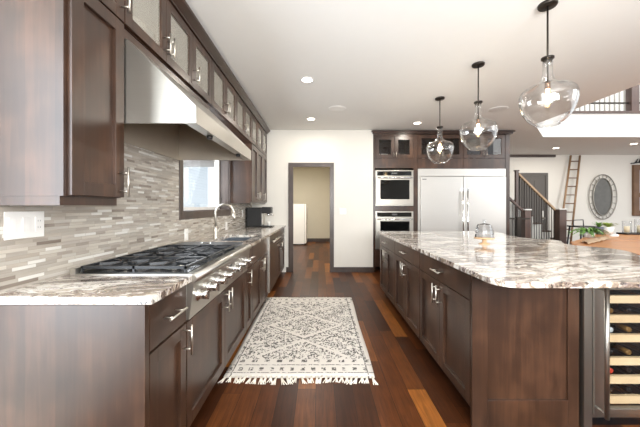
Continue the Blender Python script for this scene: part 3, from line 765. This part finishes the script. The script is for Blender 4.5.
def oven(label, z0, z1, small):
    o = thing('wall_oven', label, 'oven', (1.45, 6.0, z0), 'built-in wall ovens')
    bm = BM(); FB.box(bm, 1.078, 1.817, z0, z1, -.55, .012); part('body', bm, 'steel', o, .003)
    bm = BM(); FB.box(bm, 1.11, 1.78, z1-.105, z1-.02, .012, .018); c = part('control_panel', bm, 'oven_glass', o)
    bm = BM(); FB.box(bm, 1.40, 1.50, z1-.075, z1-.045, .018, .019); part('display', bm, 'badge', c)
    bm = BM(); FB.box(bm, 1.085, 1.81, z0+.02, z1-.12, .012, .03); d = part('door', bm, 'steel', o, .003)
    bm = BM(); FB.box(bm, 1.17, 1.735, z0+.13, z1-.19, .03, .033); part('window', bm, 'oven_glass', d)
    bm = BM(); zz = z1-.15; tube(bm, [FB.p(1.11, zz, .075), FB.p(1.785, zz, .075)], .012, 12)
    for a in (1.13, 1.765): tube(bm, [FB.p(a, zz, .03), FB.p(a, zz, .075)], .009, 8)
    part('handle', bm, 'chrome', d)
oven('stainless wall oven, the upper one of the two', 1.29, 1.985, 1)
oven('stainless wall oven, the lower one just above the island top', .45, 1.185, 0)
for i, x in enumerate((1.16, 1.24, 1.31, 1.60, 1.68, 1.74)):
    side = 'left' if x < 1.4 else 'right'
    pos = ('first', 'second', 'third')[i % 3]
    bowl('small white cup in the %s glass door above the ovens, %s from the left' % (side, pos), x, 5.86, 2.222, .034, .10 if side == 'left' else .06, 'white cups above the ovens', 'china', 'cup')
# above-fridge cabinets
for i, (a0, a1, lab) in enumerate(((1.907, 2.79, 'glass-front cabinet over the left refrigerator, beside the ovens'), (2.792, 3.61, 'glass-front cabinet over the right refrigerator'))):
    r = cab('fridge_top_cabinet', lab, FB, a0, a1, 2.02, 2.69, D, 0, False)
    r.children[0].data.clear_geometry()
    bm = BM(); T = .018
    for q in ((a0, a0+T, 2.02, 2.69, -D, -.021), (a1-T, a1, 2.02, 2.69, -D, -.021), (a0+T, a1-T, 2.02, 2.22, -D, -.021), (a0+T, a1-T, 2.66, 2.69, -D, -.021), (a0+T, a1-T, 2.22, 2.66, -D, -D+.01)): FB.box(bm, *q)
    bmesh.ops.translate(bm, verts=bm.verts, vec=-wl(r)); bm.to_mesh(r.children[0].data); bm.free()
    if not r.children[0].data.materials: r.children[0].data.materials.append(M['wood'])
    bm = BM(); FB.box(bm, a0+.003, a1-.003, 2.022, 2.218, -.02, 0); part('valance', bm, 'wood', r, .001)
    m = (a0+a1)/2
    for b0, b1, h in ((a0+.002, m, m-.03), (m, a1-.002, m+.03)):
        d = shaker(FB, r, b0, b1, 2.222, 2.68, 'cab_glass', .07); handle(FB, d, h, 2.30, True, .1, r=.005)
for i, x in enumerate((2.06, 2.18, 2.50, 2.62, 2.95, 3.08, 3.32, 3.45)):
    bowl('white dish behind glass above the refrigerators, %s from the left' % ('first', 'second', 'third', 'fourth', 'fifth', 'sixth', 'seventh', 'eighth')[i], x, 5.88, 2.222, .045, .08, 'white dishes above the refrigerators')
# refrigerators
def fridge(label, a0, a1, hx, lx, lcol):
    r = thing('refrigerator', label, 'refrigerator', ((a0+a1)/2, 6.0, 0), 'pair of column refrigerators')
    bm = BM(); FB.box(bm, a0, a1, .1, 1.865, -.6, -.005); part('body', bm, 'steelf', r)
    bm = BM(); FB.box(bm, a0+.02, a1-.02, 0, .1, -.6, -.06); part('toe_grille', bm, 'black', r)
    bm = BM(); FB.box(bm, a0+.004, a1-.004, .11, 1.862, -.005, .045); d = part('door', bm, 'steelf', r, .006)
    bm = BM(); tube(bm, [FB.p(hx, .35, .10), FB.p(hx, 1.62, .10)], .014, 14)
    for b in (.37, 1.6): FB.box(bm, hx-.018, hx+.018, b-.03, b+.03, .045, .112)
    part('handle', bm, 'chrome', d)
    bm = BM(); FB.box(bm, lx-.04, lx+.04, 1.80, 1.815, .045, .046); part('badge', bm, lcol, d)
fridge('left stainless refrigerator column, beside the ovens', 1.945, 2.782, 2.745, 2.02, 'badge')
fridge('right stainless refrigerator column, nearest the staircase', 2.786, 3.605, 2.835, 3.50, 'nickel')
bm = BM(); FB.box(bm, 1.907, 1.944, 0, 2.015, -.6, .012); FB.box(bm, 3.606, 3.612, 0, 2.015, -.6, .012); FB.box(bm, 1.944, 3.606, 1.872, 2.015, -.6, .012)
tag(part('fridge_surround', bm, 'steelf', None, .002), 'stainless trim frame around the two refrigerators', 'trim')
bm = BM(); FB.box(bm, 3.614, 3.70, 0, 2.69, -D, 0)
tag(part('cabinet_side_panel', bm, 'wood', None, .002), 'tall dark wood panel at the right side of the refrigerators', 'panel')
bm = BM()
prism(bm, [(1.0, 5.69), (3.77, 5.69), (3.77, 6.40), (3.705, 6.40), (3.705, 5.748), (1.0, 5.748)], 2.725, 2.75)
prism(bm, [(1.02, 5.715), (3.74, 5.715), (3.74, 6.40), (3.705, 6.40), (3.705, 5.748), (1.02, 5.748)], 2.692, 2.725)
tag(part('crown_molding', bm, 'crown'), 'dark crown molding over the ovens and refrigerators', 'molding')

# hall fridge
hf = thing('hall_fridge', 'white refrigerator standing in the hallway beyond the doorway', 'refrigerator', (-.8, 10.1, 0))
bm = BM(); box(bm, -1.1, -.52, 9.86, 10.5, .03, 1.37); part('body', bm, 'white', hf, .01)
bm = BM(); box(bm, -.515, -.46, 9.86, 10.5, .42, 1.365); d1 = part('door', bm, 'white', hf, .01)
bm = BM(); box(bm, -.515, -.46, 9.86, 10.5, .05, .41); part('freezer_drawer', bm, 'white', hf, .01)
bm = BM(); tube(bm, [(-.46, 9.92, 1.32), (-.415, 9.92, 1.28), (-.41, 9.92, 1.0), (-.42, 9.92, .75), (-.46, 9.92, .7)], .013, 8); part('handle', bm, 'nickel', d1)
bm = BM(); box(bm, -1.05, -.55, 9.9, 10.45, 0, .03); part('feet', bm, 'blackp', hf)
d = bpy.data.lights.new('hall_lamp', 'AREA'); d.shape = 'DISK'; d.size = .5; d.energy = 70; d.color = (1, .95, .87)
o = bpy.data.objects.new('hall_lamp', d); COL.objects.link(o); o.location = (-.3, 8.2, 2.74)

# ---------------------------------------------------------------- pendants
def pendant(label, x, y):
    p = thing('pendant_light', label, 'pendant light', (x, y, 1.88), 'glass pendants over the island')
    bm = BM(); lathe(bm, [(.0, 2.75), (.058, 2.75), (.062, 2.756), (.062, 2.77), (.0, 2.77)], (x, y, 0)); part('canopy', bm, 'bronze', p)
    bm = BM(); tube(bm, [(x, y, 2.755), (x, y, 2.19)], .0065, 8); part('rod', bm, 'bronze', p)
    bm = BM(); lathe(bm, [(.0, 2.362), (.041, 2.362), (.041, 2.374), (.02, 2.38), (.0, 2.38)], (x, y, 0)); part('cap', bm, 'bronze', p)
    bm = BM(); lathe(bm, [(.0, 2.14), (.018, 2.14), (.018, 2.19), (.012, 2.2), (.0, 2.2)], (x, y, 0), 16); part('socket', bm, 'copper', p)
    prof = [(.033, 2.362), (.032, 2.30), (.033, 2.25), (.04, 2.215), (.06, 2.185), (.10, 2.165), (.145, 2.148), (.17, 2.125), (.18, 2.09), (.178, 2.05), (.168, 2.005), (.15, 1.96), (.125, 1.92), (.095, 1.893), (.075, 1.883), (.07, 1.877)]
    prof = prof+[(r-.003, h+.001) for r, h in prof[::-1]]
    bm = BM(); lathe(bm, prof, (x, y, 0), 40, closed=True); lathe(bm, [(.070, 1.875), (.076, 1.873), (.078, 1.879), (.072, 1.881)], (x, y, 0), 40, closed=True); part('glass_shade', bm, 'pend', p)
    bm = BM(); lathe(bm, [(.0, 2.03), (.015, 2.036), (.023, 2.052), (.024, 2.068), (.019, 2.09), (.012, 2.11), (.013, 2.14), (.0, 2.14)], (x, y, 0), 20); part('bulb', bm, 'bulb', p)
    L = bpy.data.lights.new('pendant_glow', 'POINT'); L.energy = 5; L.color = (1, .8, .55); L.shadow_soft_size = .03
    lo = bpy.data.objects.new('pendant_glow', L); COL.objects.link(lo); lo.location = (0, 0, .17); lo.parent = p
pendant('farthest of the three clear glass pendants, nearest the refrigerators', 1.65, 4.06)
pendant('middle one of the three clear glass pendants over the island', 1.66, 3.095)
pendant('nearest and largest-looking clear glass pendant over the island', 1.682, 2.18)
# recessed lights
def can(label, x, y, r=.085):
    p = thing('recessed_light', label, 'ceiling light', (x, y, CH-.006), 'recessed ceiling lights')
    bm = BM(); lathe(bm, [(r*.72, CH-.003), (r*.95, CH-.006), (r, CH-.004), (r, CH-.0002), (r*.72, CH-.0002)], (x, y, 0), 28, closed=True); part('trim_ring', bm, 'white', p)
    bm = BM(); lathe(bm, [(.0, CH-.003), (r*.72, CH-.003), (r*.72, CH-.0002), (.0, CH-.0002)], (x, y, 0), 28); part('lens', bm, 'can', p)
    L = bpy.data.lights.new('can_glow', 'AREA'); L.shape = 'DISK'; L.size = .14; L.energy = 9; L.color = (1, .93, .82)
    lo = bpy.data.objects.new('can_glow', L); COL.objects.link(lo); lo.location = (0, 0, -.012); lo.parent = p
can('recessed ceiling light over the aisle, the nearer of two in line', -.15, 3.48)
can('recessed ceiling light over the aisle in front of the doorway', -.153, 5.03)
can('recessed ceiling light in front of the wall ovens', 1.74, 5.27)
can('recessed ceiling light in the low ceiling by the staircase door', 6.0, 7.5)
can('recessed ceiling light under the loft above the oval mirror', 7.45, 7.0)
for lab, x, y in (('round white ceiling speaker above the aisle rug', .264, 4.5), ('round white ceiling speaker right of the pendants', 2.73, 4.52)):
    bm = BM(); lathe(bm, [(.0, CH-.006), (.115, CH-.006), (.135, CH-.003), (.135, CH-.0002), (.0, CH-.0002)], (x, y, 0), 30)
    tag(part('ceiling_speaker', bm, 'white'), lab, 'speaker', 'ceiling speakers')

# ---------------------------------------------------------------- stair hall
# grey door in the far wall
dr = struct('door_2', (lambda b: (box(b, 5.72, 5.78, 8.47, 8.5, 0, 2.17), box(b, 6.48, 6.55, 8.47, 8.5, 0, 2.17), box(b, 5.72, 6.55, 8.47, 8.5, 2.17, 2.25), b)[3])(BM()), 'door_grey')
FD = Face((0, 8.478, 0), (1, 0, 0), (0, -1, 0))
bm = BM(); FD.box(bm, 5.78, 6.48, .01, 2.17, -.02, -.006)
for a0, a1, b0, b1 in ((5.86, 6.10, 1.15, 2.05), (6.16, 6.40, 1.15, 2.05), (5.86, 6.10, .2, 1.0), (6.16, 6.40, .2, 1.0)): FD.box(bm, a0, a1, b0, b1, -.006, .004)
part('door_leaf', bm, 'door_grey', dr, .004)
bm = BM(); FD.box(bm, 6.38, 6.43, .90, 1.16, -.006, .02); lathe(bm, [(.0, -.06), (.03, -.055), (.03, -.03), (.012, -.02), (.012, 0)], (6.405, 8.478, .95), 12, 'Y'); part('door_handle', bm, 'nickel', dr)
bm = BM(); box(bm, 5.4, 6.75, 8.44, 8.5, 2.70, 2.765); struct('trim_1', bm, 'wood_dark')
# staircase
st = thing('staircase', 'staircase with white risers and dark treads behind the refrigerators', 'staircase', (5.1, 7.4, 0))
bm = BM(); ox = 5.98
n = 11
prof = []
for k in range(n):
    prof += [(ox-k*.2, k*.18), (ox-k*.2, (k+1)*.18-.03)]
prof += [(ox-n*.2, n*.18-.03), (ox-n*.2, 0)]
prismy(bm, prof, 6.9, 7.85); part('risers', bm, 'stairw', st)
for k in range(n):
    bm = BM(); box(bm, ox-(k+1)*.2, ox-k*.2+.025, 6.88, 7.85, (k+1)*.18-.03, (k+1)*.18); part('tread', bm, 'newel', st)
def newel(label, x, y, w, z0, z1, cap=True):
    p = thing('newel_post', label, 'newel post', (x, y, z0), 'newel posts')
    bm = BM(); box(bm, x-w/2, x+w/2, y-w/2, y+w/2, z0, z1-.025); part('post', bm, 'newel', p, .004)
    bm = BM(); box(bm, x-w/2-.012, x+w/2+.012, y-w/2-.012, y+w/2+.012, z1-.025, z1); part('cap', bm, 'stairw' if cap else 'newel', p, .004)
newel('thick dark newel post at the stair foot, right-hand one of the two', 5.49, 6.74, .16, 0, 1.235)
newel('dark newel post left of the white stair steps, close to the refrigerators', 4.47, 6.40, .13, 0, 1.226)
newel('slim upper post where the pale handrail starts', 4.53, 6.80, .06, 0, 2.12, False)
def railing(label, p0, p1, n, h0, mat, fr=0.12):
    r = thing('stair_railing', label, 'railing', ((p0[0]+p1[0])/2, p0[1], 0), 'stair railings')
    bm = BM(); v0, v1 = Vector(p0), Vector(p1); w = .03
    prismy(bm, [(p0[0], p0[2]-.03), (p1[0], p1[2]-.03), (p1[0], p1[2]+.03), (p0[0], p0[2]+.03)], p0[1]-w, p0[1]+w); part('handrail', bm, mat, r, .006)
    for k in range(n):
        v = v0.lerp(v1, (k+.5)/n); bm = BM(); b = h0(v.x)
        tube(bm, [(v.x, v.y, b), (v.x, v.y, v.z-.03)], .008, 6); part('baluster', bm, 'bronze', r)
    return r
def treadz(x): return max(0, (math.floor((ox-x)/.2)+1)*.18)
railing('pale oak stair railing with thin dark balusters in front of the grey door', (5.42, 6.80, 1.20), (4.57, 6.80, 2.03), 15, lambda x: 0.0, 'rail', .1)
railing('short dark railing rising left behind the refrigerator side panel', (4.40, 6.40, 1.18), (3.80, 6.40, 1.75), 7, lambda x: .12, 'newel')
bm = BM(); box(bm, 3.82, 4.42, 6.21, 6.25, 1.01, 1.04); box(bm, 4.14, 4.22, 6.19, 6.27, 0, 1.06)
tag(part('guard_rail', bm, 'bronze'), 'short dark guard rail left of the smaller newel post', 'railing')
# ladder
ld = thing('ladder', 'tall slim wooden ladder leaning on the far wall', 'ladder', (7.35, 8.35, 0))
bl, tl, br, tr = Vector((6.60, 8.2, 0)), Vector((7.16, 8.42, 2.74)), Vector((6.94, 8.2, 0)), Vector((7.42, 8.42, 2.74))
for a, b in ((bl, tl), (br, tr)):
    bm = BM(); tube(bm, [a, b], .032, 4); part('side_rail', bm, 'ladder', ld)
for k in range(11):
    f = .06+k*.088; bm = BM(); tube(bm, [bl.lerp(tl, f), br.lerp(tr, f)], .014, 8); part('rung', bm, 'oldwood', ld)
# oval mirror
mx, mz = 8.11, 1.56
mi = thing('oval_mirror', 'oval wall mirror with openwork pale metal frame', 'mirror', (mx, 8.46, .9))
def ell(bm, a, b, r, y=8.455, seg=48):
    pts = [(mx+a*math.cos(k*2*PI/seg), y, mz+b*math.sin(k*2*PI/seg)) for k in range(seg+1)]
    tube(bm, pts, r, 6, cap=False)
bm = BM(); ell(bm, .40, .64, .014); part('outer_ring', bm, 'wire', mi)
bm = BM(); ell(bm, .275, .53, .014); part('inner_ring', bm, 'wire', mi)
for k in range(20):
    a = k*2*PI/20; bm = BM()
    tube(bm, [(mx+.275*math.cos(a), 8.455, mz+.53*math.sin(a)), (mx+.40*math.cos(a), 8.455, mz+.64*math.sin(a))], .009, 5)
    part('spoke', bm, 'wire', mi)
bm = BM(); vs = [bm.verts.new((mx+.27*math.cos(k*2*PI/48), 8.465, mz+.52*math.sin(k*2*PI/48))) for k in range(48)]; bm.faces.new(vs)
ret = bmesh.ops.extrude_face_region(bm, geom=bm.faces[:]); bmesh.ops.translate(bm, verts=[v for v in ret['geom'] if isinstance(v, bmesh.types.BMVert)], vec=(0, .02, 0)); part('glass', bm, 'mirror', mi)
# rustic wood window frame with iron ornament
rf = thing('wooden_frame', 'rustic brown wooden window frame hanging at the right edge', 'frame', (9.5, 8.45, 1.0))
bm = BM()
for q in ((8.98, 9.14, 1.02, 2.48), (9.86, 10.02, 1.02, 2.48), (9.14, 9.86, 2.33, 2.48), (9.14, 9.86, 1.02, 1.17), (9.14, 9.86, 1.55, 1.68)): box(bm, q[0], q[1], 8.43, 8.5, q[2], q[3])
part('frame_boards', bm, 'oldwood', rf, .005)
M['pale_pane'] = plain('pale_blue_pane', '#c3cad8', .2, var=.03)
part('pane', box(BM(), 9.14, 9.86, 8.47, 8.48, 1.17, 2.33), 'pale_pane', rf)
bm = BM()
tube(bm, [(8.92, 8.46, 2.52), (9.3, 8.46, 2.56), (9.6, 8.46, 2.6)], .018, 6)
for q, (x, h) in enumerate(((9.05, .12), (9.15, .2), (9.25, .14), (9.36, .22), (9.48, .15))):
    tube(bm, [(x, 8.46, 2.53), (x+.03, 8.46, 2.53+h*.5), (x+.07, 8.46, 2.53+h)], .02, 6, .01)
tag(part('iron_ornament', bm, 'iron'), 'black wrought iron ornament above the rustic wooden frame', 'ornament')

# loft edge and railing
bm = BM(); prism(bm, [(3.90, 5.34), (3.96, 5.30), (4.82, 6.27), (12.5, 6.27), (12.5, 6.5), (4.7, 6.5)], 3.272, 3.315); struct('trim_2', bm, 'newel')
lr = thing('loft_railing', 'upstairs loft railing with dark rail and thin balusters above the white ledge', 'railing', (6.2, 6.38, 3.315))
bm = BM(); box(bm, 5.75, 9.4, 6.36, 6.40, 3.50, 3.53); part('lower_rail', bm, 'bronze', lr)
bm = BM(); box(bm, 4.9, 9.4, 6.35, 6.41, 4.25, 4.31); part('top_rail', bm, 'newel', lr)
x = 4.98
while x < 7.5:
    if not 6.62 < x < 6.88:
        bm = BM(); box(bm, x-.011, x+.011, 6.37, 6.39, 3.315, 4.25); part('baluster', bm, 'wire', lr)
    x += .107
bm = BM(); box(bm, 6.66, 6.82, 6.30, 6.46, 3.315, 4.5); part('newel', bm, 'newel', lr, .004)

# ---------------------------------------------------------------- dining area
TZ = .76
tb = thing('dining_table', 'honey-coloured live-edge wooden dining table beyond the island', 'table', (5.2, 4.4, 0))
near = [(3.45, 3.1), (3.47, 3.5), (3.45, 3.8), (3.5, 4.1), (3.75, 4.42), (7.6, 4.42), (7.6, 3.1)]
far = [(3.85, 4.47), (4.2, 4.75), (4.5, 5.05), (4.85, 5.4), (5.2, 5.62), (7.6, 5.62), (7.6, 4.47)]
part('near_board', prism(BM(), near, TZ-.06, TZ), 'orange', tb, .012)
part('far_board', prism(BM(), far, TZ-.06, TZ), 'orange', tb, .012)
for (x, y) in ((4.4, 3.5), (5.4, 5.2), (7.2, 3.5), (7.2, 5.2)):
    part('leg', box(BM(), x-.06, x+.06, y-.06, y+.06, 0, TZ-.06), 'iron', tb)
# burlap runner, crumpled
bm = BM(); nx, ny = 22, 10; g = []
for i in range(nx+1):
    row = []
    for j in range(ny+1):
        u, v = i/nx, j/ny
        x = 3.62+u*.95+v*.12; y = 3.98+u*.66+v*.26
        row.append(bm.verts.new((x, y, TZ+.006+.035*abs(math.sin(u*14+v*5))*(.4+.6*random.random())*(.3+math.sin(v*PI)))))
    g.append(row)
for i in range(nx):
    for j in range(ny):
        f = bm.faces.new((g[i][j], g[i+1][j], g[i+1][j+1], g[i][j+1])); f.smooth = True
o = tag(part('table_runner', bm, 'burlap'), 'crumpled burlap runner lying on the dining table', 'table runner')
so = o.modifiers.new('solid', 'SOLIDIFY'); so.thickness = .004; so.offset = 1
bm = BM(); lathe(bm, [(.0, TZ+.045), (.035, TZ+.047), (.055, TZ+.06), (.05, TZ+.078), (.03, TZ+.09), (.0, TZ+.093)], (4.55, 4.58, 0), 12)
for v in bm.verts: v.co.x += (v.co.z-TZ)*.3
tag(part('shell', bm, 'china'), 'white shell ornament on the burlap runner', 'ornament')
def pot(label, x, y, r0, r1, h, mat, leafmat, nl, lr_, lh, grp='potted plants on the dining table', droop=0, name='potted_plant', z=TZ):
    p = thing(name, label, 'plant', (x, y, z), grp)
    bm = BM(); lathe(bm, [(.0, z), (r0, z), (r1, z+h), (r1-.008, z+h), (r1-.012, z+h-.015), (.0, z+h-.015)], (x, y, 0), 20); part('pot', bm, mat, p)
    bm = BM()
    for k in range(nl):
        an = random.uniform(0, 2*PI); R = lr_*random.uniform(.4, 1); H = lh*random.uniform(.4, 1)
        p0 = Vector((x, y, z+h-.015)); p1 = Vector((x+R*.5*math.cos(an), y+R*.5*math.sin(an), z+h+H)); p2 = Vector((x+R*math.cos(an), y+R*math.sin(an), z+h+H*.8-droop*R))
        side = Vector((-math.sin(an), math.cos(an), 0)); w = .016
        prev = None
        for s in range(6):
            f = s/5; c = (1-f)**2*p0+2*f*(1-f)*p1+f*f*p2; ww = w*math.sin(PI*min(1, f*.9+.08))
            cur = (bm.verts.new(c+side*ww), bm.verts.new(c-side*ww+Vector((0, 0, .004))))
            if prev: bm.faces.new((prev[0], prev[1], cur[1], cur[0]))
            prev = cur
    part('leaves', bm, leafmat, p)
pot('bushy green fern in a white pot at the left end of the dining table', 4.56, 5.0, .065, .085, .085, 'china', 'leaf', 110, .30, .13, droop=.4)
pot('small yellow-green plant in a tapered white pot on the dining table', 5.37, 5.50, .06, .09, .14, 'china', 'leaf2', 60, .15, .10, droop=.1)
pot('dark-leaved plant in a slate grey pot between the two white pots', 5.19, 5.48, .055, .06, .14, 'slate', 'leaf', 26, .12, .11)
bm = BM(); box(bm, 5.62, 6.9, 5.40, 5.60, TZ, TZ+.03)
tag(part('tray', bm, 'black', None, .004), 'long black tray holding glass candle jars on the dining table', 'tray')
for i, (x, r, h, lab) in enumerate(((5.72, .065, .22, 'smaller glass candle jar at the left end of the black tray'), (5.98, .085, .25, 'larger glass candle jar right of the smaller one on the black tray'))):
    y = 5.5; z = TZ+.03
    p = thing('candle_jar', lab, 'candle', (x, y, z), 'candle jars on the tray')
    bm = BM(); lathe(bm, [(.0, z), (r, z), (r, z+h), (r-.003, z+h), (r-.003, z+.004), (.0, z+.004)], (x, y, 0), 24); part('jar', bm, 'glass', p)
    bm = BM(); lathe(bm, [(.0, z+.005), (r*.6, z+.005), (r*.6, z+h*.55), (.0, z+h*.55)], (x, y, 0), 20); part('candle', bm, 'cream', p)
# bar stool
sx, sy = 5.6, 6.3
bs = thing('bar_stool', 'black metal bar stool with low loop back near the ladder', 'stool', (sx, sy, 0))
bm = BM(); box(bm, sx-.19, sx+.19, sy-.17, sy+.17, .84, .87); part('seat', bm, 'black', bs, .006)
for a in (-1, 1):
    for b in (-1, 1):
        bm = BM(); tube(bm, [(sx+a*.15, sy+b*.14, .84), (sx+a*.21, sy+b*.2, 0)], .016, 8); part('leg', bm, 'iron', bs)
bm = BM(); tube(bm, [(sx-.05, sy+.16, .87), (sx-.05, sy+.17, .98), (sx+.17, sy+.17, .99), (sx+.17, sy+.16, .87)], .01, 8); part('back_loop', bm, 'iron', bs)
bm = BM()
for b in (-1, 1): tube(bm, [(sx-.19, sy+b*.18, .3), (sx+.19, sy+b*.18, .3)], .009, 6)
part('footrest', bm, 'iron', bs)
